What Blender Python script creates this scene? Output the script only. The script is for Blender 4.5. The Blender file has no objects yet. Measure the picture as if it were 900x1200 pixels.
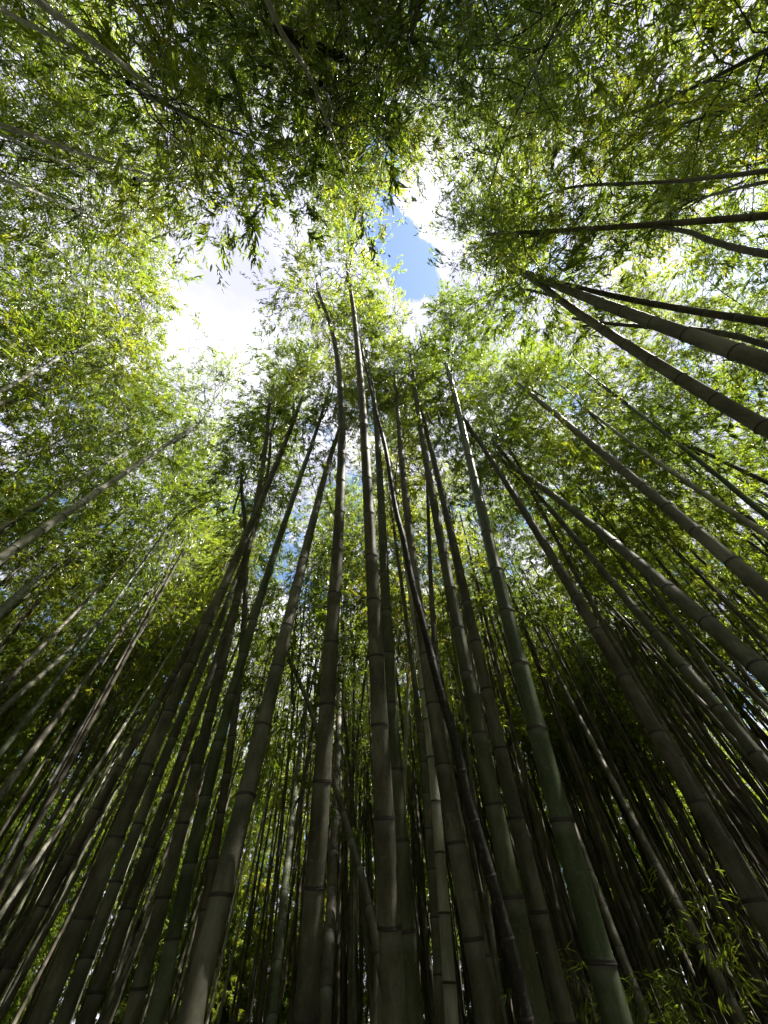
import bpy, math, random
import numpy as np
from mathutils import Vector, Matrix

S = bpy.context.scene
R = math.radians
rng = np.random.default_rng(11)
random.seed(7)

# ------------------------------------------------------------------ camera
EL = R(54.4); ROLL = R(2.6); FPX = 433.0            # focal length in pixels of a 900 x 1200 frame
CAM = Vector((0, 0, 1.5))
F0 = Vector((0, math.cos(EL), math.sin(EL)))
U0 = Vector((0, -math.sin(EL), math.cos(EL)))
R0 = Vector((1, 0, 0))
CU = U0 * math.cos(ROLL) + R0 * math.sin(ROLL)
CR = R0 * math.cos(ROLL) - U0 * math.sin(ROLL)
CF = F0
cd = bpy.data.cameras.new('camera'); cam = bpy.data.objects.new('camera', cd)
S.collection.objects.link(cam)
cam.matrix_world = Matrix(((CR.x, CU.x, -CF.x, CAM.x), (CR.y, CU.y, -CF.y, CAM.y), (CR.z, CU.z, -CF.z, CAM.z), (0, 0, 0, 1)))
cd.sensor_fit = 'VERTICAL'; cd.sensor_height = 36; cd.lens = 36 * FPX / 1200
cd.clip_start = 0.05; cd.clip_end = 5000
S.camera = cam

def ray(px, py):
    return (CR * (px - 450) + CU * (600 - py) + CF * FPX).normalized()
def project(P):                                      # numpy (n,3) world -> (n,2) pixels and depth
    d = P - np.array(CAM)
    x = d @ np.array(CR); y = d @ np.array(CU); z = d @ np.array(CF)
    zz = np.maximum(z, 1e-3)
    return 450 + FPX * x / zz, 600 - FPX * y / zz, z

# ------------------------------------------------------------------ light
SUN = ray(800, 230)
sun_el = math.asin(SUN.z); sun_az = math.atan2(SUN.x, SUN.y)
sd = bpy.data.lights.new('sun', 'SUN'); sd.energy = 5.0; sd.angle = R(0.55); sd.color = (1, .95, .86)
so = bpy.data.objects.new('sun', sd); S.collection.objects.link(so)
so.rotation_euler = SUN.to_track_quat('Z', 'Y').to_euler()

w = bpy.data.worlds.new('World'); S.world = w; w.use_nodes = True
nt = w.node_tree; nt.nodes.clear()
def N(t, **k):
    n = nt.nodes.new(t)
    for a, b in k.items(): setattr(n, a, b)
    return n
def L(a, b): nt.links.new(a, b)
def mathn(op, a, b=None, c=None, clamp=False):
    n = N('ShaderNodeMath', operation=op); n.use_clamp = clamp
    for i, v in enumerate((a, b, c)):
        if v is None: continue
        if isinstance(v, (int, float)): n.inputs[i].default_value = v
        else: L(v, n.inputs[i])
    return n.outputs[0]
sky = N('ShaderNodeTexSky', sky_type='NISHITA'); sky.sun_disc = False
sky.ozone_density = .6; sky.dust_density = .3; sky.sun_elevation = sun_el; sky.sun_rotation = sun_az
tc = N('ShaderNodeTexCoord')
n1 = N('ShaderNodeTexNoise'); n1.inputs['Scale'].default_value = 5.0; n1.inputs['Detail'].default_value = 9; n1.inputs['Roughness'].default_value = .6
mp = N('ShaderNodeMapping'); mp.inputs['Location'].default_value = (3.1, 1.7, .4)
L(tc.outputs['Generated'], mp.inputs['Vector']); L(mp.outputs[0], n1.inputs['Vector'])
acc = mathn('ADD', mathn('MULTIPLY', mathn('SUBTRACT', n1.outputs['Fac'], .5), 1.7), .56)
def blob(px, py, rad, amt, acc):
    d = ray(px, py)
    v = N('ShaderNodeVectorMath', operation='DISTANCE'); L(tc.outputs['Generated'], v.inputs[0]); v.inputs[1].default_value = d
    m = N('ShaderNodeMapRange', interpolation_type='SMOOTHSTEP'); L(v.outputs['Value'], m.inputs['Value'])
    m.inputs['From Min'].default_value = 0; m.inputs['From Max'].default_value = rad
    m.inputs['To Min'].default_value = amt; m.inputs['To Max'].default_value = 0
    return mathn('ADD', acc, m.outputs[0])
acc = blob(250, 340, .55, .30, acc)                   # the large bank of cloud
acc = blob(474, 312, .12, -.50, acc)                  # breaks of blue beside it
acc = blob(432, 185, .13, -.25, acc)
acc = blob(500, 245, .09, .30, acc)
acc = blob(432, 335, .13, .35, acc)
acc = blob(545, 170, .16, .30, acc)
cm = N('ShaderNodeMapRange', interpolation_type='SMOOTHSTEP'); L(acc, cm.inputs['Value'])
cm.inputs['From Min'].default_value = .40; cm.inputs['From Max'].default_value = .52
n2 = N('ShaderNodeTexNoise'); n2.inputs['Scale'].default_value = 3.0; n2.inputs['Detail'].default_value = 11
L(mp.outputs[0], n2.inputs['Vector'])
cr = N('ShaderNodeMapRange'); L(n2.outputs['Fac'], cr.inputs['Value']); cr.inputs['From Min'].default_value = .36; cr.inputs['From Max'].default_value = .64
mc = N('ShaderNodeMix', data_type='RGBA'); L(cr.outputs[0], mc.inputs['Factor'])
CLOUD = 3.4
mc.inputs['A'].default_value = (.80 * CLOUD, .81 * CLOUD, 1.06 * CLOUD, 1); mc.inputs['B'].default_value = (1.35 * CLOUD, 1.35 * CLOUD, 1.45 * CLOUD, 1)
ms = N('ShaderNodeMix', data_type='RGBA'); L(cm.outputs[0], ms.inputs['Factor'])
L(sky.outputs[0], ms.inputs['A']); L(mc.outputs['Result'], ms.inputs['B'])
bg = N('ShaderNodeBackground'); bg.inputs['Strength'].default_value = .08
L(ms.outputs['Result'], bg.inputs['Color'])
wo = N('ShaderNodeOutputWorld'); L(bg.outputs[0], wo.inputs['Surface'])

S.view_settings.view_transform = 'Standard'; S.view_settings.look = 'None'
S.view_settings.exposure = 2.05; S.view_settings.gamma = 1
S.render.engine = 'CYCLES'
S.cycles.max_bounces = 6; S.cycles.diffuse_bounces = 4; S.cycles.glossy_bounces = 2
S.cycles.transmission_bounces = 4; S.cycles.transparent_max_bounces = 4
S.cycles.use_denoising = True

# ------------------------------------------------------------------ materials
def new_mat(name):
    global nt
    m = bpy.data.materials.new(name); m.use_nodes = True; nt = m.node_tree; nt.nodes.clear()
    return m
def ramp(fac, stops):
    r = N('ShaderNodeValToRGB'); e = r.color_ramp.elements
    while len(e) < len(stops): e.new(.5)
    for k, (p, c) in zip(e, stops): k.position = p; k.color = (*c, 1)
    L(fac, r.inputs[0]); return r.outputs[0]
def leaf_mat(name, stops, trans, tw=.5):
    m = new_mat(name)
    g = N('ShaderNodeNewGeometry'); oi = N('ShaderNodeObjectInfo')
    f = mathn('ADD', mathn('MULTIPLY', g.outputs['Random Per Island'], .45), mathn('MULTIPLY', oi.outputs['Random'], .55))
    c = ramp(f, stops); t = ramp(f, trans)
    d = N('ShaderNodeBsdfDiffuse'); L(c, d.inputs[0])
    tr = N('ShaderNodeBsdfTranslucent'); L(t, tr.inputs[0])
    mx = N('ShaderNodeMixShader'); mx.inputs[0].default_value = tw; L(d.outputs[0], mx.inputs[1]); L(tr.outputs[0], mx.inputs[2])
    gl = N('ShaderNodeBsdfGlossy'); gl.inputs['Roughness'].default_value = .38
    lw = N('ShaderNodeLayerWeight'); lw.inputs[0].default_value = .25
    m2 = N('ShaderNodeMixShader'); L(mathn('MULTIPLY', lw.outputs['Fresnel'], .22), m2.inputs[0]); L(mx.outputs[0], m2.inputs[1]); L(gl.outputs[0], m2.inputs[2])
    o = N('ShaderNodeOutputMaterial'); L(m2.outputs[0], o.inputs[0])
    return m
M_LEAF = leaf_mat('bamboo_leaf',
    [(0, (.024, .038, .013)), (.45, (.056, .084, .016)), (.85, (.105, .13, .022)), (1, (.15, .11, .03))],
    [(0, (.12, .19, .02)), (.4, (.30, .44, .024)), (.8, (.56, .64, .04)), (1, (.66, .48, .07))])
def culm_mat(name, a, b, c, rough=.62, powder=.5):
    m = new_mat(name)
    tcx = N('ShaderNodeTexCoord'); oi = N('ShaderNodeObjectInfo')
    mpx = N('ShaderNodeMapping'); mpx.inputs['Scale'].default_value = (1, 1, .35)
    va = N('ShaderNodeVectorMath', operation='ADD'); L(tcx.outputs['Object'], va.inputs[0])
    cmb = N('ShaderNodeCombineXYZ'); L(mathn('MULTIPLY', oi.outputs['Random'], 40), cmb.inputs[0]); L(mathn('MULTIPLY', oi.outputs['Random'], 17), cmb.inputs[2]); L(cmb.outputs[0], va.inputs[1])
    L(va.outputs[0], mpx.inputs['Vector'])
    n = N('ShaderNodeTexNoise'); n.inputs['Scale'].default_value = 7; n.inputs['Detail'].default_value = 8; n.inputs['Roughness'].default_value = .65; L(mpx.outputs[0], n.inputs['Vector'])
    col = ramp(n.outputs['Fac'], [(.37, a), (.5, b), (.63, c)])
    # fine lichen specks and scratches
    n3 = N('ShaderNodeTexNoise'); n3.inputs['Scale'].default_value = 55; n3.inputs['Detail'].default_value = 4; L(va.outputs[0], n3.inputs['Vector'])
    sp = N('ShaderNodeMapRange'); L(n3.outputs['Fac'], sp.inputs['Value']); sp.inputs['From Min'].default_value = .56; sp.inputs['From Max'].default_value = .72
    mxa = N('ShaderNodeMix', data_type='RGBA'); L(mathn('MULTIPLY', sp.outputs[0], .28), mxa.inputs['Factor']); L(col, mxa.inputs['A']); mxa.inputs['B'].default_value = (.20, .195, .165, 1)
    # waxy pale band under each node
    at = N('ShaderNodeAttribute', attribute_name='powder')
    mxb = N('ShaderNodeMix', data_type='RGBA'); L(mathn('MULTIPLY', at.outputs['Fac'], powder), mxb.inputs['Factor']); L(mxa.outputs['Result'], mxb.inputs['A']); mxb.inputs['B'].default_value = (.20, .205, .18, 1)
    p = N('ShaderNodeBsdfPrincipled'); L(mxb.outputs['Result'], p.inputs['Base Color']); p.inputs['Roughness'].default_value = rough
    p.inputs['Specular IOR Level'].default_value = .28
    bp = N('ShaderNodeBump'); bp.inputs['Strength'].default_value = .25; bp.inputs['Distance'].default_value = .004; L(n3.outputs['Fac'], bp.inputs['Height']); L(bp.outputs[0], p.inputs['Normal'])
    o = N('ShaderNodeOutputMaterial'); L(p.outputs[0], o.inputs[0])
    return m
MC = {
 'grey': culm_mat('grey_culm_skin', (.044, .044, .028), (.082, .080, .054), (.15, .143, .108)),
 'brown': culm_mat('brown_culm_skin', (.040, .036, .024), (.074, .066, .047), (.13, .115, .09)),
 'green': culm_mat('green_culm_skin', (.030, .044, .020), (.050, .070, .034), (.085, .105, .062), rough=.38),
 'olive': culm_mat('olive_culm_skin', (.030, .038, .016), (.055, .064, .030), (.09, .097, .058)),
 'black': culm_mat('dead_culm_skin', (.008, .007, .006), (.014, .012, .010), (.03, .026, .022), powder=.05),
 'bounce_lit': culm_mat('bounce_lit_culm_skin', (.075, .07, .05), (.13, .125, .095), (.21, .20, .165)),  # grey skin lightened: bounced light put into the colour of the right-hand culms
 'pale': culm_mat('pale_sunlit_culm_skin', (.19, .185, .14), (.30, .29, .235), (.42, .405, .35)),  # pale culms; also paints the sun's white into the colour of sunlit ones
}
m = new_mat('node_ridge_skin')
p = N('ShaderNodeBsdfPrincipled'); p.inputs['Base Color'].default_value = (.02, .018, .012, 1); p.inputs['Roughness'].default_value = .6
nz = N('ShaderNodeTexNoise'); nz.inputs['Scale'].default_value = 30
L(ramp(nz.outputs['Fac'], [(.3, (.012, .010, .008)), (.7, (.045, .04, .03))]), p.inputs['Base Color'])
o = N('ShaderNodeOutputMaterial'); L(p.outputs[0], o.inputs[0]); M_NODE = m
m = new_mat('forest_floor')
p = N('ShaderNodeBsdfPrincipled'); p.inputs['Roughness'].default_value = .95
nz = N('ShaderNodeTexNoise'); nz.inputs['Scale'].default_value = 3; nz.inputs['Detail'].default_value = 10
L(ramp(nz.outputs['Fac'], [(.3, (.035, .026, .015)), (.55, (.09, .07, .04)), (.75, (.16, .13, .08))]), p.inputs['Base Color'])
o = N('ShaderNodeOutputMaterial'); L(p.outputs[0], o.inputs[0]); M_GROUND = m

# ------------------------------------------------------------------ mesh helpers
def mesh_np(name, V, Fq, mats, attr=None, smooth=False):
    me = bpy.data.meshes.new(name)
    V = np.asarray(V, dtype=np.float32); Fq = np.asarray(Fq, dtype=np.int32)
    n, k = Fq.shape
    me.vertices.add(len(V)); me.vertices.foreach_set('co', V.ravel())
    me.loops.add(n * k); me.loops.foreach_set('vertex_index', Fq.ravel())
    me.polygons.add(n); me.polygons.foreach_set('loop_start', np.arange(n, dtype=np.int32) * k)
    me.polygons.foreach_set('loop_total', np.full(n, k, dtype=np.int32))
    if smooth: me.polygons.foreach_set('use_smooth', np.ones(n, dtype=bool))
    me.materials.append(mats)
    me.update(calc_edges=True); me.validate()
    if attr is not None:
        a = me.attributes.new('powder', 'FLOAT', 'POINT'); a.data.foreach_set('value', np.asarray(attr, dtype=np.float32))
    return me
def link(name, data, parent=None):
    ob = bpy.data.objects.new(name, data); S.collection.objects.link(ob)
    if parent is not None: ob.parent = parent
    return ob
def tag(o, label, cat, group=None, kind=None):
    if label: o['label'] = label
    if cat: o['category'] = cat
    if group: o['group'] = group
    if kind: o['kind'] = kind

def frames(P):
    T = np.gradient(P, axis=0); T /= np.linalg.norm(T, axis=1)[:, None]
    ref = np.array([0.3, 1, 0.05]); ref /= np.linalg.norm(ref)
    A = np.cross(T, ref); A /= np.linalg.norm(A, axis=1)[:, None]
    B = np.cross(T, A)
    return T, A, B
def tube(P, rad, sides):
    P = np.asarray(P, float); T, A, B = frames(P)
    th = np.linspace(0, 2 * np.pi, sides, endpoint=False)
    V = (P[:, None] + rad[:, None, None] * (np.cos(th)[None, :, None] * A[:, None] + np.sin(th)[None, :, None] * B[:, None])).reshape(-1, 3)
    n = len(P); i = np.arange(n - 1)[:, None] * sides; j = np.arange(sides)[None]
    j2 = (j + 1) % sides
    Fq = np.stack([i + j, i + j2, i + sides + j2, i + sides + j], -1).reshape(-1, 4)
    return V, Fq
def curve_sampler(pts):                              # Catmull-Rom resampled, returns function s -> point
    pts = [np.array(p, float) for p in pts]
    ex = [2 * pts[0] - pts[1]] + pts + [2 * pts[-1] - pts[-2]]
    out = []
    for i in range(1, len(ex) - 2):
        p0, p1, p2, p3 = ex[i - 1:i + 3]
        for t in np.linspace(0, 1, 14, endpoint=False):
            out.append(.5 * ((2 * p1) + (-p0 + p2) * t + (2 * p0 - 5 * p1 + 4 * p2 - p3) * t * t + (-p0 + 3 * p1 - 3 * p2 + p3) * t ** 3))
    out.append(pts[-1]); out = np.array(out)
    sl = np.concatenate([[0], np.cumsum(np.linalg.norm(np.diff(out, axis=0), axis=1))])
    def f(s): return np.stack([np.interp(s, sl, out[:, k]) for k in range(3)], -1)
    return f, sl[-1]
def node_positions(length, D, r_):
    s, k, out = 0.12, 0, []
    while s < length - .05:
        out.append(s)
        gap = D * (1.6 + 2.0 * min(1, s / 1.6)) * r_.uniform(.93, 1.07)
        if s > 7: gap *= .85
        s += gap
    return np.array(out)
def culm_mesh(name, pts, D, Htot, mat, sides, r_, fine=True):
    f, Ls = curve_sampler(pts)
    nd = node_positions(Ls, D, r_)
    rad = lambda s: D / 2 * (1 - .74 * np.clip(s / Htot, 0, 1.12) ** 1.3)
    ss, rr, pw = [0.0], [rad(0)], [0.0]
    for i, s in enumerate(nd):
        r0 = rad(s)
        if fine:
            prof = [(-.075, 1, 0), (-.034, 1, .5), (-.012, 1.0, 1), (-.006, 1.07, 1), (-.001, 1.075, .4), (.002, .985, .0), (.008, 1.055, 0), (.016, 1.045, 0), (.034, 1, 0)]
        else:
            prof = [(-.05, 1, .2), (-.012, 1.0, 1), (-.004, 1.10, .6), (.012, 1.06, 0), (.03, 1, 0)]
        for ds, k, q in prof:
            if s + ds > ss[-1] + 1e-4 and s + ds < Ls: ss.append(s + ds); rr.append(r0 * k); pw.append(q)
        if fine and i + 1 < len(nd):
            mid = (s + nd[i + 1]) / 2
            if mid > ss[-1]: ss.append(mid); rr.append(rad(mid) * .985); pw.append(0)
    ss.append(Ls); rr.append(rad(Ls)); pw.append(0)
    ss = np.array(ss); P = f(ss)
    # each internode leans a touch against the next: the culm zigzags slightly
    V, Fq = tube(P, np.array(rr), sides)
    return mesh_np(name, V, Fq, mat, np.repeat(pw, sides), True), nd, f, rad, Ls

# ------------------------------------------------------------------ leaves
def leaves_mesh(base, dirs, size, width, nrm, name):
    """one folded lance-shaped blade per leaf: 6 vertices, 4 triangles as 2 quads"""
    n = len(base)
    dirs = dirs / np.linalg.norm(dirs, axis=1)[:, None]
    side = np.cross(dirs, nrm); side /= np.linalg.norm(side, axis=1)[:, None] + 1e-9
    up = np.cross(side, dirs)
    l = size[:, None]; wd = width[:, None]
    v0 = base
    v1 = base + dirs * l * .30 + side * wd * .5 + up * wd * .22
    v2 = base + dirs * l * .68 + side * wd * .34 + up * wd * .1 - up * l * .03
    v3 = base + dirs * l * 1.0 - up * l * .10
    v4 = base + dirs * l * .68 - side * wd * .34 + up * wd * .1 - up * l * .03
    v5 = base + dirs * l * .30 - side * wd * .5 + up * wd * .22
    V = np.stack([v0, v1, v2, v3, v4, v5], 1).reshape(-1, 3)
    i = np.arange(n)[:, None] * 6
    Fq = np.concatenate([i + np.array([[0, 1, 2, 3]]), i + np.array([[0, 3, 4, 5]])], 1).reshape(-1, 4)
    return mesh_np(name, V, Fq, M_LEAF)

def spray_leaves(P, D, r_, per, size):
    """leaf fans at twig points P heading D"""
    n = len(P)
    b = np.repeat(P, per, 0); d = np.repeat(D, per, 0)
    b = b + d * r_.uniform(-.02, .16, (n * per, 1)) + r_.normal(0, .012, (n * per, 3))
    dd = d + r_.normal(0, .42, (n * per, 3)); dd[:, 2] -= .6
    nr = np.repeat(r_.normal(0, .4, (n, 3)), per, 0) + r_.normal(0, .35, (n * per, 3)) + np.array([0, 0, 1.0])
    sz = size * r_.uniform(.5, 1.15, n * per) * np.repeat(r_.uniform(.75, 1.3, n), per)
    return b, dd, sz, sz * r_.uniform(.16, .22, n * per), nr

def make_crown(name, Lc, rad, nlv, seed, size=.12, bend=1.4, hang=.5):
    """axis starts at the origin and climbs local z, arching to +x; returns branch mesh, leaf mesh, sample points"""
    r_ = np.random.default_rng(seed)
    zs = np.arange(.15, Lc, .27) 
    ax = lambda z: np.stack([bend * (z / Lc) ** 2.4, .0 * z + .12 * np.sin(z * .9 + seed), z * (1 - .08 * (z / Lc) ** 2)], -1)
    BV, BF, off = [], [], 0
    def add(P, rr, sd=3):
        nonlocal off
        V, Fq = tube(P, rr, sd); BV.append(V); BF.append(Fq + off); off += len(V)
    za = np.linspace(0, Lc, 22); add(ax(za), .5 * (.034 * (1 - za / Lc) ** .8 + .005), 6)
    TP, TD = [], []
    phase = r_.uniform(0, 6.28)
    clump = r_.uniform(0, 1, len(zs)) ** 1.6 * 1.9 + .15
    for i, z in enumerate(zs):
        u = z / Lc
        env = math.sin(math.pi * min(1, (u * .86 + .14))) ** .6 * (1 - .35 * u)
        base = ax(np.array([z]))[0]
        for k in range(2):
            phi = phase + (i % 2) * math.pi + r_.normal(0, .55) + k * .8
            ln = rad * env * r_.uniform(.4, 1.3) * (1.0 if k == 0 else .7)
            h = np.array([math.cos(phi), math.sin(phi), 0])
            t = np.linspace(0, 1, 6)[:, None]
            P = base + h * ln * t + np.array([0, 0, 1.0]) * (ln * (.75 * t - (.75 + hang) * t ** 2.2))
            P[1:] += r_.normal(0, .03, (5, 3))
            add(P, np.linspace(.008, .002, 6))
            m_ = max(3, int(7 * clump[i]))
            for q in range(m_):
                tt = r_.uniform(.22, 1.0); b0 = np.array([np.interp(tt, t[:, 0], P[:, c]) for c in range(3)])
                td = h * .6 + r_.normal(0, .75, 3); td[2] -= .25; td /= np.linalg.norm(td)
                tl = r_.uniform(.18, .5) * (rad / 1.2)
                Q = np.stack([b0, b0 + td * tl * .55 + [0, 0, -.01], b0 + td * tl + [0, 0, -.10 * tl]])
                if q % 2 == 0: add(Q, np.array([.003, .0022, .0014]))
                for a in r_.uniform(.25, 1.05, 3):
                    TP.append(b0 + td * tl * a + r_.normal(0, .045, 3)); TD.append(td + r_.normal(0, .35, 3))
    TP = np.array(TP); TD = np.array(TD); TD /= np.linalg.norm(TD, axis=1)[:, None]
    per = max(2, round(nlv / len(TP)))
    b, dd, sz, wd, nr = spray_leaves(TP, TD, r_, per, size)
    lm = leaves_mesh(b, dd, sz, wd, nr, name + '_leaves')
    bm = mesh_np(name + '_branches', np.concatenate(BV), np.concatenate(BF), MC['olive'], None, True)
    return bm, lm, TP[r_.integers(0, len(TP), 260)], float((sz * wd).sum() * .62)

# how closed the canopy is over each part of the view (one digit per 50 x 50 cell of the frame): crowns grow to fill it
CLOSED = """
444444444444443333
344444444444443332
334444443322333323
444433343311333323
333122343311333333
343202331213333333
443200221112332223
443200232133333333
444311332433333333
444432323433444433
344442212323444444
444432233333444444
444433233333344444
443333333333344444
442233333333334444
332333333333333444
333333333333333333
333333333333333333
333333333333333333
333333333333333333
333333333333333333
333333333333333333
333333333333333333
333333333333333333
""".split()
TAU = np.array([[{'0': 0, '1': .30, '2': .9, '3': 1.7, '4': 2.4}[c] for c in row] for row in CLOSED])
HOLE = np.array([[{'0': 3.0, '1': 1.0, '2': .35, '3': .12, '4': .06}[c] for c in row] for row in CLOSED])
COV = np.zeros_like(TAU)
def cover(P, area):
    """optical depth that leaves of this total area, at sample points P, add to each cell"""
    x, y, z = project(P); dist = np.linalg.norm(P - np.array(CAM), axis=1)
    px = area / len(P) * .5 * FPX ** 2 * dist / np.maximum(z, .3) ** 3 / 2500
    ok = (z > .3) & (x >= 0) & (x < 900) & (y >= 0) & (y < 1200)
    c = np.zeros_like(COV)
    np.add.at(c, ((y[ok] // 50).astype(int), (x[ok] // 50).astype(int)), np.minimum(px[ok], 3))
    return c
def score(c):
    return (np.minimum(COV + c, TAU) - np.minimum(COV, TAU)).sum() - (HOLE * np.maximum(COV + c - np.maximum(TAU, COV), 0)).sum()

# ------------------------------------------------------------------ the ground
g = link('ground', mesh_np('ground', [(-400, -400, 0), (400, -400, 0), (400, 400, 0), (-400, 400, 0)], [(0, 1, 2, 3)], M_GROUND)); g['kind'] = 'structure'

# node ridge shared by all hero culms: unit ring, scaled to the culm
th = np.linspace(0, 2 * np.pi, 16, endpoint=False); pr = [(1.0, -.09), (1.075, -.05), (1.085, .01), (1.02, .05), (1.07, .10), (1.0, .2)]
V = np.array([(r * math.cos(a), r * math.sin(a), z) for r, z in pr for a in th])
i = np.arange(len(pr) - 1)[:, None] * 16; j = np.arange(16)[None]
RING = mesh_np('node_ring', V, np.stack([i + j, i + (j + 1) % 16, i + 16 + (j + 1) % 16, i + 16 + j], -1).reshape(-1, 4), M_NODE, None, True)

# ------------------------------------------------------------------ crowns
CR_DENSE = [make_crown('crown', 6.6, 1.75, [20500, 17500, 20000, 7500, 9000, 17500][k], 100 + k, .086, .7 + .16 * k) for k in range(6)]
CR_LOW = [make_crown('low_crown', 3.6, 1.5, 9000, 200 + k, .10, 1.2, .7) for k in range(3)]
CR_THIN = [make_crown('thin_crown', 4.6, 1.3, 8500, 300 + k, .09, 1.0) for k in range(3)]

def axis_matrix(p, d, spin):
    d = Vector(d).normalized(); q = d.to_track_quat('Z', 'X')
    return Matrix.Translation(Vector(p)) @ q.to_matrix().to_4x4() @ Matrix.Rotation(spin, 4, 'Z')

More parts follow.
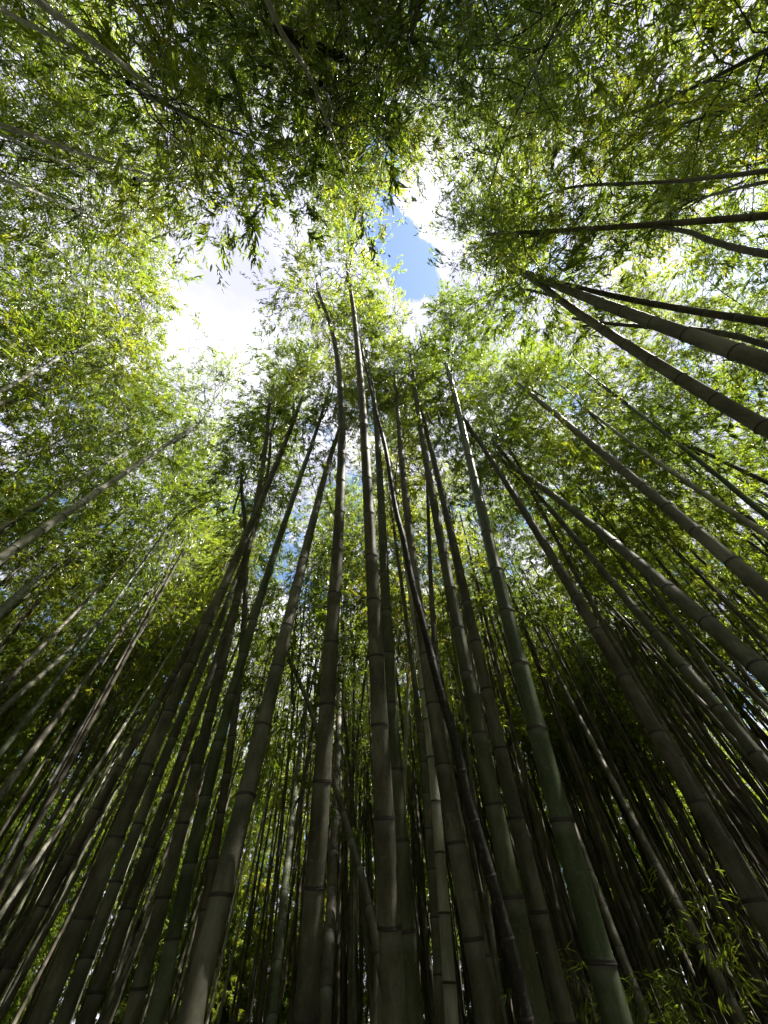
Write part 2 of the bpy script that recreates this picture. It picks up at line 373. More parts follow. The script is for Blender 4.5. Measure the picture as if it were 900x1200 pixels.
# ------------------------------------------------------------------ the culms one can pick out
# (points low to high in frame coordinates, width there, diameter in m, height of the last point, skin, crown, label)
HEROES = [
 ([(0,1155),(98,980),(138,907),(170,845),(199,793),(238,732),(262,690),(287,630),(318,510)], 17, .085, 8.5, 'brown', 'd', 'dark slender culm, outermost of the leaning fan at lower left'),
 ([(45,1200),(82,1108),(130,995),(168,907),(197,837),(223,780),(243,732),(260,692),(275,657),(300,600),(322,550),(348,482)], 28, .12, 8.8, 'grey', 'd', 'thick grey-brown culm at lower left, broadest of the leaning fan'),
 ([(72,1200),(122,1067),(157,978),(187,905),(208,845),(232,793),(250,749),(267,710),(290,640),(312,575)], 21, .10, 8.2, 'grey', 'n', 'smooth dark culm hugging the right side of the thickest lower left culm'),
 ([(100,1200),(145,1063),(175,986),(200,920),(222,872),(247,800),(260,747),(277,700),(295,630)], 22, .11, 7.5, 'brown', 'n', 'culm with pale scraped scar where it slips behind the leaning fan'),
 ([(153,1200),(175,1100),(203,990),(230,903),(248,830),(260,777),(273,730),(283,683),(292,632),(305,560),(316,470)], 24, .11, 9.0, 'grey', 't', 'brownish culm just left of the green culm in the lower left fan'),
 ([(180,1200),(203,1059),(227,974),(245,904),(262,845),(283,787),(293,747),(303,710),(313,678),(322,650),(335,607),(352,555),(368,512),(382,470)], 22, .10, 9.0, 'green', 'd', 'bluish green culm curving up through the lower left fan'),
 ([(215,1200),(242,1053),(257,965),(267,895),(283,767),(288,693),(288,640),(283,570)], 17, .085, 7.2, 'brown', 'n', 'thin upright culm half hidden behind the heavy dark leaning culm'),
 ([(222,1200),(263,1022),(287,937),(307,867),(318,807),(332,757),(340,715),(350,677),(360,633),(370,603),(382,553),(396,508)], 34, .125, 8.5, 'grey', 'd', 'heavy dark culm leaning right to meet the straight one at mid frame'),
 ([(358,1200),(358,1135),(370,992),(382,883),(387,800),(390,733),(394,678),(397,633),(398,560),(398,500),(397,443),(394,397),(385,372),(374,345)], 32, .125, 9.8, 'grey', 't', 'tall straight culm whose thin top hooks left at the sky gap'),
 ([(380,1200),(388,1100),(393,960),(396,880),(398,780)], 17, .085, 5.4, 'brown', 'd', 'dark culm standing directly behind the tall culm with hooked top'),
 ([(462,1200),(456,1130),(452,997),(448,895),(444,817),(440,750),(438,699),(434,655),(433,615),(430,573),(426,500),(423,440),(420,407),(413,367),(407,317)], 32, .12, 10.2, 'grey', 't', 'tall central culm reaching highest into the sky gap'),
 ([(484,1200),(480,1110),(472,1012),(463,857),(457,795),(454,747),(452,707),(450,672),(448,642),(447,607),(445,573),(442,500),(438,465),(430,420)], 26, .115, 9.4, 'olive', 't', 'culm pressed against the right side of the tallest central culm'),
 ([(618,1200),(597,1107),(583,1067),(563,987),(547,933),(533,867),(513,800),(497,735),(483,683),(473,633),(463,593),(452,527),(442,487),(428,427),(416,375)], 17, .06, 9.8, 'black', 'n', 'black dead culm snaking between the central culms'),
 ([(572,1200),(555,1151),(536,1047),(523,962),(517,892),(507,835),(500,783),(497,742),(492,707),(485,650),(480,620),(470,533),(465,487),(463,447)], 28, .115, 9.2, 'grey', 'd', 'grey culm crossed by the black dead culm, right of centre'),
 ([(530,1200),(527,1158),(521,1069),(515,997),(508,900),(503,867),(497,813),(487,740),(482,697),(475,650),(467,610),(460,560)], 17, .09, 8.0, 'pale', 'd', 'pale thin culm tucked beside the left edge of the black dead culm'),
 ([(517,1200),(513,1100),(507,1027),(502,960),(497,900),(487,817),(482,773),(473,700),(465,643),(458,590)], 13, .08, 8.0, 'grey', 'd', 'slim grey culm alone in the opening right of the central pair'),
 ([(583,1193),(562,1110),(555,1050),(540,975),(530,905),(518,840),(511,780),(507,733),(505,680),(503,620),(500,560)], 16, .085, 8.2, 'brown', 'd', 'slim pinkish culm rising behind the culm the black one crosses'),
 ([(632,1200),(612,1107),(583,972),(563,871),(548,793),(538,733),(527,687),(518,643),(512,610),(507,583),(500,540),(492,500),(487,460),(483,427)], 30, .12, 9.6, 'olive', 'd', 'mossy culm with many close nodes, left of its near twin'),
 ([(662,1200),(635,1075),(607,963),(587,877),(568,805),(557,748),(547,705),(538,670),(530,637),(520,590),(510,540),(500,507),(492,477)], 27, .12, 8.6, 'grey', 'n', 'grey culm between the mossy culm and the bright green one'),
 ([(724,1200),(700,1113),(663,982),(637,890),(615,805),(602,742),(587,692),(577,652),(567,613),(562,583),(553,547),(545,513),(538,487),(533,467),(527,440)], 40, .135, 8.8, 'green', 'd', 'thick bright green culm, greenest in the grove, with pale rings'),
 ([(900,1087),(877,1043),(823,940),(797,893),(775,860),(737,797),(707,748),(678,705),(653,668),(635,633),(617,610),(593,567),(573,533),(543,490)], 30, .12, 8.8, 'brown', 'd', 'big brown culm with paired dark branch scars on its nodes'),
 ([(900,1065),(850,968),(790,868),(750,808),(720,755),(690,700),(655,640),(630,590),(605,540)], 15, .085, 8.4, 'brown', 'd', 'narrower culm hidden along the right edge of the scarred brown culm'),
 ([(900,900),(847,837),(800,787),(760,733),(720,687),(693,653),(650,600),(610,555),(588,530)], 19, .10, 8.6, 'grey', 'd', 'straight culm between the scarred brown culm and the bowed one'),
 ([(900,792),(883,773),(840,740),(800,707),(750,660),(710,630),(677,600),(635,572),(595,545)], 26, .12, 8.0, 'grey', 'n', 'thick bowed culm sweeping from right edge with a light upper rim'),
 ([(900,693),(860,663),(817,630),(780,600),(750,567),(717,540),(687,513),(660,490),(620,460)], 24, .115, 8.5, 'bounce_lit', 'd', 'long straight culm leaving the right edge above the bowed thick one'),
 ([(900,503),(870,488),(843,473),(803,447),(753,417),(700,380),(663,357),(633,333)], 27, .11, 7.5, 'bounce_lit', 't', 'lower of the two stout culms fanning from one point at right'),
 ([(900,425),(867,410),(823,397),(790,387),(750,375),(700,353),(660,337),(630,325)], 31, .12, 7.5, 'bounce_lit', 'd', 'stoutest culm at right edge, knobbly nodes, in the fan of four'),
 ([(900,378),(873,375),(813,363),(773,357),(717,348),(670,335)], 15, .075, 6.8, 'brown', 'x', 'thin smooth culm just above the stoutest right-edge culm'),
 ([(900,405),(867,395),(813,386),(760,383),(703,378)], 11, .065, 6.5, 'brown', 'x', 'thinnest dark culm peeping out above the stoutest right-edge culm'),
 ([(900,253),(840,257),(767,263),(700,268),(640,271),(600,273)], 15, .08, 8.2, 'bounce_lit', 'd', 'long nearly level culm at upper right ending below the sky gap'),
 ([(900,298),(833,282),(807,272),(770,266)], 14, .075, 6.4, 'brown', 'x', 'short dark culm joining the long level one from below at upper right'),
 ([(900,200),(833,208),(783,213),(690,217)], 10, .07, 7.4, 'bounce_lit', 'd', 'uppermost level culm at right edge with a pale tip'),
 ([(900,213),(860,222),(817,233)], 7, .055, 7.2, 'brown', 'x', 'faint dark culm dipping below the uppermost level culm at right'),
 ([(0,146),(67,170),(133,192),(200,213)], 10, .075, 8.4, 'pale', 'd', 'long pale green culm crossing the upper left below the corner leaves'),
 ([(43,0),(100,43),(150,80),(200,125)], 11, .075, 6.4, 'pale', 't', 'sunlit whitish culm slanting down from the upper left corner'),
 ([(0,10),(43,33),(90,58),(130,83)], 7, .06, 7.2, 'pale', 'x', 'fainter slanting culm beside the whitish one in the upper left corner'),
 ([(0,158),(20,167),(67,187),(113,203)], 5, .055, 8.6, 'pale', 'x', 'short sunlit culm just under the long pale green one at left'),
 ([(0,210),(60,233),(107,253)], 6, .06, 8.6, 'pale', 'd', 'lowest sunlit white culm of three at the upper left edge'),
 ([(313,0),(333,43),(360,83),(380,133),(400,190)], 9, .065, 7.6, 'pale', 'l', 'greenish peeling culm coming down from the top edge'),
 ([(0,458),(50,430),(93,408)], 7, .065, 8.2, 'pale', 'd', 'bright bare culm against green leaves at left edge, above the others'),
 ([(0,655),(80,600),(133,563),(187,527),(215,508)], 15, .095, 8.4, 'pale', 'd', 'most prominent pale culm slanting across the left side foliage'),
 ([(0,618),(33,597),(100,557),(143,533)], 7, .07, 8.4, 'pale', 'd', 'thin pale culm parallel to and above the prominent left one'),
 ([(0,543),(50,527)], 6, .06, 8.0, 'pale', 'd', 'short thin pale culm midway down the left edge'),
 ([(0,717),(33,687),(60,665)], 14, .085, 6.6, 'olive', 'd', 'dark short culm below the prominent pale one at left edge'),
 ([(0,883),(77,783),(120,725),(167,660),(190,628)], 10, .085, 8.0, 'green', 'd', 'green culm among thin brown ones at middle left'),
 ([(20,905),(117,773),(150,727),(178,690)], 10, .08, 7.4, 'brown', 'd', 'straight brown culm right of the green one at middle left'),
 ([(0,1023),(37,950),(70,897),(110,827),(143,777),(183,713)], 8, .07, 7.8, 'black', 'd', 'thin black culm left of the leaning fan, in front of far leaves'),
 ([(0,1073),(50,995),(113,900),(180,797),(215,740)], 7, .065, 7.6, 'pale', 'd', 'thin light culm running beside the outermost culm of the fan'),
 ([(0,807),(60,745),(107,700),(150,655)], 8, .075, 7.6, 'brown', 'd', 'dark culm highest of the crowded bunch at middle left'),
 ([(0,834),(60,785),(127,712),(160,675)], 9, .08, 7.6, 'grey', 'd', 'dark culm second in the crowded bunch at middle left'),
 ([(437,1085),(423,1023),(410,973),(390,920),(372,857),(360,817),(343,783),(338,768)], 12, .062, 4.6, 'brown', 'n', 'crooked bare stem slanting behind the tall straight culm'),
 ([(900,628),(847,597),(800,560),(753,530),(717,500),(697,487)], 11, .08, 8.4, 'pale', 'd', 'pale stripe-lit culm below the stout pair at right'),
 ([(900,606),(840,553),(800,527),(773,503),(720,463)], 10, .08, 8.6, 'green', 'd', 'thin greenish culm above the stripe-lit one at right'),
 ([(760,1200),(720,1085),(680,985),(640,880),(618,800),(600,720)], 12, .08, 7.0, 'brown', 'd', 'dark culm just right of the bright green one in lower frame'),
 ([(870,1200),(815,1090),(760,985),(700,880),(655,800),(620,720)], 14, .09, 7.4, 'brown', 'd', 'near dark culm in the crowded lower right stand'),
 ([(318,1200),(327,1100),(338,990),(350,900),(362,800)], 14, .085, 6.0, 'olive', 'd', 'slender green-brown culm between heavy dark culm and straight tall culm'),
]
PROT = []; SHOWN = (34, 35, 39)
def veil(P):
    x, y, z = project(P); d_ = np.linalg.norm(P - np.array(CAM), axis=1); n = 0
    for q in PROT:
        h = np.hypot(x[:, None] - q[None, :, 0], y[:, None] - q[None, :, 1]) < 14
        n += (h & (d_[:, None] < q[None, :, 2]) & (z[:, None] > .2)).any(1).sum()
    return n
def hero(pts, wpx, D, zt, skin, crown, label, idx):
    r_ = np.random.default_rng(500 + idx)
    z_top = zt - CAM.z
    rt = ray(*pts[-1]); Pt = CAM + rt * (z_top / rt.z)
    rb = ray(*pts[0]); t = 2.0
    for _ in range(4):
        Pb = CAM + rb * t; ax = (Pt - Pb).normalized(); n = rb.cross(ax).normalized()
        a = np.array([Pb + n * D / 2, Pb - n * D / 2]); x, y, z = project(a)
        wnow = math.hypot(x[0] - x[1], y[0] - y[1]); t *= wnow / wpx
    tmax = (.66 * zt - CAM.z) / rb.z if rb.z > .15 else 99      # the low end stays well below the high end
    if t > tmax: D *= max(.5, tmax / t); t = tmax
    Pb = CAM + rb * t
    P3 = [Pb]; 
    for q in pts[1:-1]:
        r1 = ray(*q); d = Pt - Pb
        # point on the ray nearest the chord
        w0 = CAM - Pb; a_, b_, c_ = r1.dot(r1), r1.dot(d), d.dot(d); d_, e_ = r1.dot(w0), d.dot(w0)
        s = (b_ * e_ - c_ * d_) / (a_ * c_ - b_ * b_); P3.append(CAM + r1 * s)
    P3.append(Pt)
    if idx in SHOWN or (pts[-1][1] < 520 and pts[0][0] in (0, 900)):
        PROT.append(np.array([[np.interp(t_, np.linspace(0, 1, len(pts)), [p_[c] for p_ in pts]) for c in (0, 1)] + [(Pb.lerp(Pt, t_) - CAM).length] for t_ in np.linspace(0, 1, 16)]))
    # keep heights rising smoothly
    P3 = [p for k, p in enumerate(P3) if k in (0, len(P3) - 1) or P3[0].z + .2 < p.z < P3[-1].z - .15]
    keep = [P3[0]]
    for p in P3[1:]:
        if p.z > keep[-1].z + .12: keep.append(p)
    P3 = keep
    if P3[-1] is not Pt: P3.append(Pt)
    if skin != 'black' and D > .061 and len(P3) > 3:
        A = np.array(P3); zz = A[:, 2]; t_ = (zz - zz[0]) / (zz[-1] - zz[0]); wt = np.ones(len(t_)); wt[0] = wt[-1] = 4
        dg = 3 if len(P3) > 6 and pts[0][0] < 890 else 2
        cx = np.polyfit(t_, A[:, 0], dg, w=wt); cy = np.polyfit(t_, A[:, 1], dg, w=wt)
        tn = np.linspace(0, 1, 7); P3 = [Vector((np.polyval(cx, t), np.polyval(cy, t), zz[0] + t * (zz[-1] - zz[0]))) for t in tn]
    # down to the soil
    d = (P3[1] - P3[0]).normalized(); d = (d + Vector((0, 0, .35))).normalized()
    g0 = P3[0] - d * (P3[0].z / d.z); g0.z = -.05
    if P3[0].z > .9:
        mid = (P3[0] * .5 + g0 * .5) - (P3[1] - P3[0]).normalized() * 0
        P3 = [g0, mid] + P3
    else: P3 = [g0] + P3
    # a little further up into its own crown
    dt = (P3[-1] - P3[-2]).normalized(); dt = (dt + Vector((0, 0, .5))).normalized()
    P3.append(P3[-1] + dt * .7)
    root = link('bamboo', None); root.location = (g0.x, g0.y, 0)
    tag(root, label, 'bamboo', 'bamboo culms standing near enough to tell apart')
    loc = [np.array(p - root.location) for p in P3]
    near = wpx >= 12
    me, nd, f, rad, Ls = culm_mesh('culm', loc, D, 14.5, MC[skin], 20 if near else 10, r_, near)
    cu = link('culm', me, root)
    if near:
        zv = f(nd); e = .02; T = f(nd + e) - f(nd - e)
        for k, s in enumerate(nd):
            rr = float(rad(s)); P = zv[k] + np.array(root.location)
            x, y, zz = project(P[None])
            if zz[0] < .2 or not (-10 < x[0] < 910 and -10 < y[0] < 1210): continue
            if 2 * rr * FPX / zz[0] < 7: continue
            rg = link('node_ring', RING, cu)
            q = Vector(T[k]).to_track_quat('Z', 'X')
            rg.matrix_local = Matrix.Translation(Vector(zv[k])) @ (q.to_matrix().to_4x4()) @ Matrix.Diagonal((rr * 1.035, rr * 1.035, .10 * 1.0 * rr / .06 * .8, 1)) @ Matrix.Rotation(r_.uniform(0, 6), 4, 'Z')
    if True:
        tx, ty = pts[-1]
        if crown == 'n' or (crown == 'd' and math.hypot(tx - 440, ty - 290) < 290): crown = 't'
        bare = crown == 'x'; crown = 't' if bare else crown
        lst = {'d': CR_DENSE, 't': CR_THIN, 'l': CR_LOW}[crown]
        v = lst[idx % len(lst)]
        best = None
        back = {'l': 2.3, 'd': 1.2, 't': 1.5}[crown]
        for _ in range(30):
            sp = r_.uniform(0, 6.28); sc = r_.uniform(.5, 1.05)
            d2 = dt + Vector((r_.normal(0, .07), r_.normal(0, .07), .8))
            M = axis_matrix(P3[-1] - dt * back, d2, sp) @ Matrix.Scale(sc, 4)
            A = np.array(M); c = cover(v[2] @ A[:3, :3].T + A[:3, 3], v[3] * sc * sc); q = score(c) + .3 * sc - .35 * veil(v[2] @ A[:3, :3].T + A[:3, 3])
            if best is None or q > best[0]: best = (q, c, M)
        # short side shoots on the highest nodes
        VV, FF, off, TP, TD = [], [], 0, [], []
        for s_ in nd[nd > Ls - (1.3 if pts[0][1] < 700 and pts[-1][1] < 400 else 3.4)]:
            c0 = f(s_); base_r = float(rad(s_))
            for q_ in range(2):
                if r_.random() < .3: continue
                a_ = r_.uniform(0, 6.28); L_ = r_.uniform(.2, .65); h_ = np.array([math.cos(a_), math.sin(a_), 0]); t_ = np.linspace(0, 1, 5)[:, None]
                Q_ = c0 + h_ * (base_r * .8 + L_ * .75 * t_) + np.array([0, 0, 1.]) * L_ * (.8 * t_ - .5 * t_ ** 2); Q_[1:] += r_.normal(0, .015, (4, 3))
                V_, F_ = tube(Q_, np.linspace(.0055, .0018, 5), 4); VV.append(V_); FF.append(F_ + off); off += len(V_)
                for u_ in (.5, .75, .9, 1.0): TP.append([np.interp(u_, t_[:, 0], Q_[:, c_]) for c_ in range(3)]); TD.append(h_ + r_.normal(0, .4, 3))
        if VV:
            TD = np.array(TD); TD /= np.linalg.norm(TD, axis=1)[:, None]
            sb = link('side_shoots', mesh_np('side_shoots', np.concatenate(VV), np.concatenate(FF), MC['olive'], None, True), root); sb['kind'] = 'stuff'
            b_, dd_, sz_, wd_, nr_ = spray_leaves(np.array(TP), TD, r_, 5, .10)
            link('shoot_leaves', leaves_mesh(b_, dd_, sz_, wd_, nr_, 'shoot_leaves'), root)['kind'] = 'stuff'
        if bare: return root
        COV[:] = COV + best[1]
        Ml = Matrix.Translation(-root.location) @ best[2]
        b = link('branches', v[0], root); b.matrix_local = Ml
        l = link('foliage', v[1], root); l.matrix_local = Ml; l['kind'] = 'stuff'
    return root
HR = [hero(*h, k) for k, h in enumerate(HEROES)]

# ------------------------------------------------------------------ the rest of the grove: prototypes, then copies
PROTO = []
for k in range(6):
    r_ = np.random.default_rng(40 + k)
    H0 = [7.2, 6.2, 8.0, 5.4, 7.0, 6.4][k]; D = [.085, .075, .09, .065, .07, .08][k]
    sway = r_.normal(0, .18, 2)
    pts = [(0, 0, -.05), (sway[0] * .4, sway[1] * .4, H0 * .35), (sway[0], sway[1], H0 * .7), (sway[0] * 1.3 , sway[1] * 1.2, H0)]
    me, nd, f, rad, Ls = culm_mesh('culm', pts, D, 13, MC[['brown', 'grey', 'olive', 'brown', 'grey', 'pale'][k]], 8, r_, False)
    v = CR_DENSE[k]
    Mx = Matrix.Translation(Vector(pts[-1]) - Vector((0, 0, .25)))
    PROTO.append((me, v, Mx, H0))

H_ = [7.2, 6.2, 8.0, 5.4, 7.0, 6.4]
def blocked(P):                                       # stems stay out of the open sky gap too
    return False
placed = []
def try_place(a0, a1, r0, r1, kinds, r_, tries=18, ln=.05):
    best = None
    for _ in range(tries):
        k = int(r_.choice(kinds)); a2 = R(r_.uniform(a0, a1)); rr = math.sqrt(r_.uniform(r0 * r0, r1 * r1))
        sp = r_.uniform(0, 6.28); lean = abs(r_.normal(0, ln)); la = r_.uniform(0, 6.28); sc = r_.uniform(.88, 1.15)
        loc = Vector((rr * math.sin(a2), rr * math.cos(a2), 0))
        M = Matrix.Translation(loc) @ Matrix.Rotation(lean, 4, Vector((math.cos(la), math.sin(la), 0))) @ Matrix.Rotation(sp, 4, 'Z') @ Matrix.Scale(sc, 4)
        A = np.array(M @ PROTO[k][2]); v = PROTO[k][1]
        c = cover(v[2] @ A[:3, :3].T + A[:3, 3], v[3] * sc * sc); q = score(c) - .5 * veil(v[2] @ A[:3, :3].T + A[:3, 3])
        st = np.array([M @ Vector((0, 0, h)) for h in np.linspace(1, H_[k], 14)])
        x, y, z = project(st)
        q -= 6 * ((np.hypot(x - 440, y - 300) < 170) & (z > .2)).mean()
        if abs(a2) > R(100): q -= 5 * ((y > 30) & (x > 60) & (x < 840) & (z > .2)).mean()
        if min([(loc - p_).length for p_ in placed], default=9) < .3: q -= 5
        if best is None or q > best[0]: best = (q, M, loc, k, a2, c)
    if best[0] < -4.0: return None
    placed.append(best[2]); COV[:] = COV + best[5]
    return best[1], best[3], best[4]
REG = {
 'left': ('slim bamboo with leafy crown in the far stand behind the left side', 'slim bamboos of the left stand'),
 'lowleft': ('slim bamboo seen between the leaning fan culms at lower left', 'slim bamboos behind the lower left fan'),
 'mid': ('slim bamboo in the stand showing between the central culms', 'slim bamboos behind the central culms'),
 'right': ('slim dark bamboo in the crowded stand filling the lower right', 'slim bamboos of the lower right stand'),
 'rside': ('slim bamboo with leafy crown beyond the stout culms at right', 'slim bamboos of the right side'),
 'over': ('leafy bamboo crown hanging over the top of the frame', 'bamboos overhanging from behind the viewpoint'),
}
def region(az):
    d = math.degrees(az)
    if d < -28: return 'left' if d > -95 else 'over'
    if d < -9: return 'lowleft'
    if d < 8: return 'mid'
    if d < 32: return 'right'
    if d < 95: return 'rside'
    return 'over'
r_ = np.random.default_rng(77)
BG = []
def scatter(n, a0, a1, r0, r1, kinds, tries=18, ln=.05):
    c = 0
    for _ in range(n * 2):
        if c >= n: break
        res = try_place(a0, a1, r0, r1, kinds, r_, tries, ln)
        if res is None: continue
        M, k, az = res
        c += 1
        root = link('bamboo', None); root.matrix_world = M
        lb, gr = REG[region(az)]; tag(root, lb, 'bamboo', gr); BG.append((root, k, M))
        me, v, Mx, H0 = PROTO[k]
        link('culm', me, root)
        b = link('branches', v[0], root); b.matrix_local = Mx
        l = link('foliage', v[1], root); l.matrix_local = Mx; l['kind'] = 'stuff'
    print('scatter', a0, a1, c)
scatter(40, 100, 260, 2.6, 9.5, [1, 3, 4, 3])
scatter(5, 120, 240, 4.0, 7.5, [3, 4], 110, .16)
scatter(44, -100, -34, 4.2, 14, [0, 1, 2, 5, 1])
scatter(38, 36, 100, 4.0, 13, [0, 1, 2, 3])
scatter(30, -36, -2, 5, 15, [0, 1, 2, 3, 4, 5])
scatter(20, -8, 12, 6.0, 15, [0, 1, 2, 3, 4])
scatter(60, 6, 36, 3.8, 15, [0, 1, 3, 4, 4, 3])
# three that lean in over the path from behind
for px, py, zc, back, sx, k in ((474, 190, 8.8, 2.6, .3, 3), (455, 225, 9.4, 3.2, -.6, 4), (532, 205, 9.6, 2.6, 1.0, 3)):
    d = ray(px, py); Cn = CAM + d * ((zc - CAM.z) / d.z); base = Vector((Cn.x + sx, Cn.y - back, 0))
    up = (Cn - base).normalized(); M = Matrix.Translation(base) @ up.to_track_quat('Z', 'X').to_matrix().to_4x4() @ Matrix.Rotation(r_.uniform(0, 6), 4, 'Z') @ Matrix.Scale(.98, 4)
    root = link('bamboo', None); root.matrix_world = M; lb, gr = REG['over']; tag(root, lb, 'bamboo', gr); BG.append((root, k, M))
    me, v, Mx, H0 = PROTO[k]; link('culm', me, root); b = link('branches', v[0], root); b.matrix_local = Mx
    l = link('foliage', v[1], root); l.matrix_local = Mx; l['kind'] = 'stuff'
print('COV', np.round(COV[:14], 1).tolist())
# farther culms, past those picked out one by one
r_ = np.random.default_rng(91)
VV, FF, PW, off = [], [], [], 0
for _ in range(430):
    a = R(r_.uniform(-62, 62)); a = a if a > R(-14) or r_.random() < .36 else R(r_.uniform(-10, 50)); q = math.sqrt(r_.uniform(7.5 ** 2, 17 ** 2)); D = r_.uniform(.055, .095)
    x0, y0 = q * math.sin(a), q * math.cos(a); lx, ly = r_.normal(0, .6, 2); h = r_.uniform(8, 11)
    zn = np.arange(.3, h, .34); z = np.unique(np.concatenate([[0], zn - .012, zn, zn + .014, [h]]))
    rad = D / 2 * (1 - .6 * (z / 12) ** 1.3); rad[np.isin(z, zn)] *= 1.12
    P = np.stack([x0 + lx * (z / h) + .25 * lx * (z / h) ** 2, y0 + ly * (z / h), z], -1)
    V, Fq = tube(P, rad, 6); VV.append(V); FF.append(Fq + off); off += len(V)
o = link('distant_bamboo_culms', mesh_np('distant_culms', np.concatenate(VV), np.concatenate(FF), MC['brown'], None, True))
tag(o, 'packed thin dark culms far back in the grove', 'bamboo', None, 'stuff')

# ------------------------------------------------------------------ far leafy thicket closing the view between the culms
r_ = np.random.default_rng(5)
nc = 760
az = np.linspace(-math.pi, math.pi, nc, endpoint=False) + r_.normal(0, .05, nc); rr = r_.uniform(19, 27, nc)
front = np.abs(az) < 1.2
zz = r_.uniform(-5.5, 5.0, nc)
az = np.concatenate([az, r_.uniform(-2.1, -.75, 75), r_.uniform(.85, 1.9, 30)]); rr = np.concatenate([rr, r_.uniform(14, 19, 105)]); zz = np.concatenate([zz, r_.uniform(-1, 5.5, 105)])
pm = bpy.data.meshes.new('thicket'); pm.from_pydata([(a * math.sin(t), a * math.cos(t), z) for t, a, z in zip(az, rr, zz)], [], [])
th_ = link('bamboo_thicket', pm)
tag(th_, 'far mass of bamboo leaves seen between the culms', 'foliage', None, 'stuff')
ng = bpy.data.node_groups.new('thicket', 'GeometryNodeTree'); nt = ng
ng.interface.new_socket('Geometry', in_out='INPUT', socket_type='NodeSocketGeometry'); ng.interface.new_socket('Geometry', in_out='OUTPUT', socket_type='NodeSocketGeometry')
gi = N('NodeGroupInput'); go = N('NodeGroupOutput')
cur = None
jn = N('GeometryNodeJoinGeometry')
for k in range(3):
    src = next(o for o in S.objects if o.name.startswith('foliage') and o.data == CR_DENSE[k][1])
    oi = N('GeometryNodeObjectInfo', transform_space='ORIGINAL'); oi.inputs['Object'].default_value = src; oi.inputs['As Instance'].default_value = True
    ip = N('GeometryNodeInstanceOnPoints'); L(gi.outputs[0], ip.inputs['Points']); L(oi.outputs['Geometry'], ip.inputs['Instance'])
    idx = N('GeometryNodeInputIndex'); md = mathn('MODULO', idx.outputs[0], 3.0)
    cp = N('FunctionNodeCompare', data_type='FLOAT', operation='EQUAL'); L(md, cp.inputs[0]); cp.inputs[1].default_value = float(k); cp.inputs['Epsilon'].default_value = .1
    L(cp.outputs[0], ip.inputs['Selection'])
    rv = N('FunctionNodeRandomValue', data_type='FLOAT_VECTOR'); rv.inputs[0].default_value = (-.25, -.25, 0); rv.inputs[1].default_value = (.25, .25, 6.28); L(rv.outputs[0], ip.inputs['Rotation'])
    rs = N('FunctionNodeRandomValue', data_type='FLOAT'); rs.inputs[2].default_value = 1.2; rs.inputs[3].default_value = 1.8; rs.inputs['Seed'].default_value = 4; L(rs.outputs[1], ip.inputs['Scale'])
    L(ip.outputs[0], jn.inputs[0])
L(jn.outputs[0], go.inputs[0])
mdf = th_.modifiers.new('thicket', 'NODES'); mdf.node_group = ng
print('heroes', len(HEROES), 'copies', len(placed))

# ------------------------------------------------------------------ small things
def hero_by(txt): return next(i for i, h in enumerate(HEROES) if txt in h[-1])
def sprig(px, py, dist, n, size, heroidx, seed):
    """a few broad leaves on a short twig growing from a near culm"""
    r_ = np.random.default_rng(seed); root = HR[heroidx]
    P = np.array(CAM + ray(px, py) * dist - root.location)
    b = P + r_.normal(0, .02, (n, 3)); d = r_.normal(0, .6, (n, 3)) + np.array([-.2, 0, -.7])
    sz = size * r_.uniform(.7, 1.1, n); nr = r_.normal(0, .5, (n, 3)) + np.array([0, -.5, 1])
    link('leaf_sprig', leaves_mesh(b, d, sz, sz * .19, nr, 'sprig'), root)['kind'] = 'stuff'
sprig(884, 712, 2.0, 5, .085, hero_by('above the bowed thick'), 3)
sprig(790, 514, 3.4, 12, .11, hero_by('stripe-lit culm below'), 4)
# a dead sheathed length of culm snagged in the leaves over the viewpoint
A = CAM + ray(308, 26) * 6.0; B = CAM + ray(360, 52) * 6.1; C = CAM + ray(412, 72) * 6.3
zt = np.linspace(0, 1, 14)
P = np.array([A * (1 - t) ** 2 + B * 2 * t * (1 - t) + C * t * t for t in zt])
V, Fq = tube(P, .055 * np.sin(np.pi * (zt * .9 + .05)) ** .5 * (1 + .08 * np.sin(zt * 23)), 10)
o = link('dead_culm', mesh_np('dead_culm', V, Fq, MC['black'], None, True)); tag(o, 'short dark broken culm snagged among the leaves at the top edge', 'dead bamboo')
# feathery young bamboo at the foot of the lower right stand
def sapling(px, r0, h, seed, label):
    r_ = np.random.default_rng(seed); d = ray(px, 1190); d2 = Vector((d.x, d.y, 0)).normalized(); base = d2 * r0
    root = link('young_bamboo', None); root.location = base; tag(root, label, 'young bamboo', 'young bamboos low in the lower right')
    VV, FF, off, TP, TD = [], [], 0, [], []
    for k in range(7):
        a = r_.uniform(0, 6.28); L_ = h * r_.uniform(.7, 1.1); t = np.linspace(0, 1, 8)
        P = np.stack([math.cos(a) * L_ * .35 * t ** 2, math.sin(a) * L_ * .35 * t ** 2, L_ * (t - .12 * t ** 3)], -1)
        V, Fq = tube(P, .006 * (1 - .8 * t), 4); VV.append(V); FF.append(Fq + off); off += len(V)
        for q in range(26):
            u = r_.uniform(.35, 1); TP.append([np.interp(u, t, P[:, c]) for c in range(3)] + r_.normal(0, .05, 3)); TD.append(r_.normal(0, 1, 3) * [1, 1, .4])
    TP = np.array(TP); TD = np.array(TD); TD /= np.linalg.norm(TD, axis=1)[:, None]
    link('stems', mesh_np('stems', np.concatenate(VV), np.concatenate(FF), MC['olive'], None, True), root)
    b, dd, sz, wd, nr = spray_leaves(TP, TD, r_, 5, .13)
    link('foliage', leaves_mesh(b, dd, sz * .7, wd * .5, nr, 'sapling'), root)['kind'] = 'stuff'
sapling(745, 6.0, 2.5, 1, 'tall feathery young bamboo low between culms right of the bright green one')
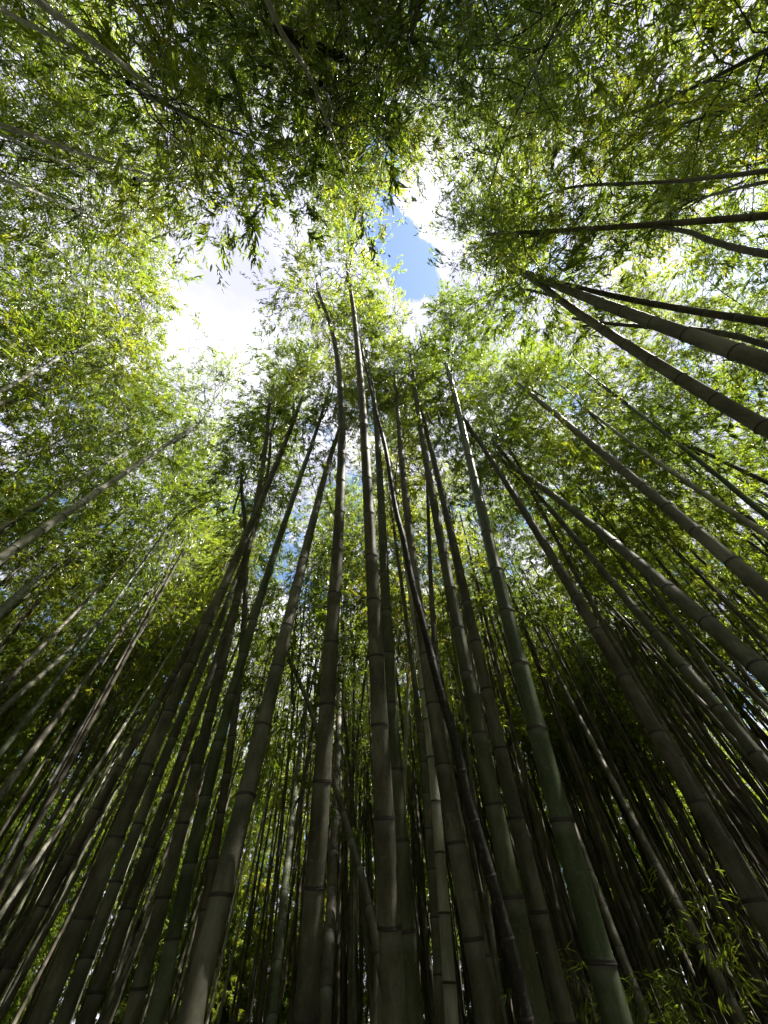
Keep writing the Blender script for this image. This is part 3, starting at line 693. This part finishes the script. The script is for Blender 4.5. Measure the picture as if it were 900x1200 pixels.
sapling(815, 5.2, 2.35, 2, 'feathery young bamboo nearest the bottom right corner')
sapling(690, 5.0, 2.0, 3, 'small leafy young bamboo at the foot of the bright green culm')

# ------------------------------------------------------------------ labels that tell the slim bamboos apart
MARKS = [('broadest of the leaning fan', 'thickest culm of the lower left fan'), ('bluish green culm', 'bluish green fan culm'), ('heavy dark culm', 'heavy dark leaning culm'),
 ('hooks left', 'tall hook-topped culm'), ('tall central culm', 'tallest central culm'), ('black dead culm snaking', 'black dead culm'), ('mossy culm with', 'mossy close-noded culm'),
 ('thick bright green', 'bright green culm'), ('paired dark branch', 'scarred brown culm'), ('thick bowed', 'thick bowed culm'), ('long straight culm leaving', 'long straight right-edge culm'),
 ('stoutest culm', 'stoutest right-edge culm'), ('long nearly level', 'long level culm at upper right'), ('uppermost level', 'uppermost level culm'), ('long pale green', 'long pale green culm at upper left'),
 ('sunlit whitish', 'whitish culm in the upper left corner'), ('greenish peeling', 'peeling culm at the top edge'), ('bright bare culm', 'bright bare left-edge culm'),
 ('most prominent pale', 'prominent pale left culm'), ('green culm among thin', 'green middle-left culm'), ('thin black culm', 'thin black left culm'), ('outermost of the leaning', 'outermost culm of the fan')]
ML = [(nm, np.array([[np.interp(t, np.linspace(0, 1, len(HEROES[hero_by(tx)][0])), [p_[c] for p_ in HEROES[hero_by(tx)][0]]) for c in (0, 1)] for t in np.linspace(0, 1, 30)])) for tx, nm in MARKS]
buckets = {}
for root, k, M in BG:
    st = np.array([M @ Vector((0, 0, h)) for h in np.linspace(.5, H_[k], 30)]); x, y, z = project(st)
    ok = (z > .2) & (x > 0) & (x < 900) & (y > 0) & (y < 1200); stem = ok.sum() >= 3
    if not stem:
        A = np.array(M @ PROTO[k][2]); q = PROTO[k][1][2] @ A[:3, :3].T + A[:3, 3]; x, y, z = project(q); ok = (z > .2) & (x > 0) & (x < 900) & (y > 0) & (y < 1200)
        if not ok.any(): ok = z > -9
    cx, cy = float(np.median(x[ok])), float(np.median(y[ok]))
    best = min(((np.hypot(m_[:, 0] - cx, m_[:, 1] - cy).min(), nm, m_) for nm, m_ in ML), key=lambda t: t[0])
    q = best[2][np.hypot(best[2][:, 0] - cx, best[2][:, 1] - cy).argmin()]
    dx, dy = cx - q[0], cy - q[1]
    side = ('left of' if dx < 0 else 'right of') if abs(dx) > abs(dy) else ('above' if dy < 0 else 'below')
    skin = ['brown', 'grey', 'olive', 'brown', 'grey', 'pale'][k]
    buckets.setdefault((skin if stem else 'crown', side, best[1]), []).append((best[0], root))
ORD = ['nearest', 'second nearest', 'third nearest', 'fourth nearest', 'fifth nearest', 'sixth nearest', 'seventh nearest', 'eighth nearest', 'ninth nearest', 'tenth nearest', 'eleventh nearest', 'twelfth nearest', 'thirteenth nearest', 'fourteenth nearest', 'fifteenth nearest', 'sixteenth nearest', 'seventeenth nearest']
for (skin, side, nm), lst in buckets.items():
    lst.sort(key=lambda t: t[0])
    for i, (_, root) in enumerate(lst):
        w_ = (ORD[min(i, 16)] + ' ') if len(lst) > 1 else ''
        what = f'{w_}slim {skin} bamboo' if skin != 'crown' else f'{w_}leafy bamboo crown hanging'
        root['label'] = f'{what} {side} the {nm}'
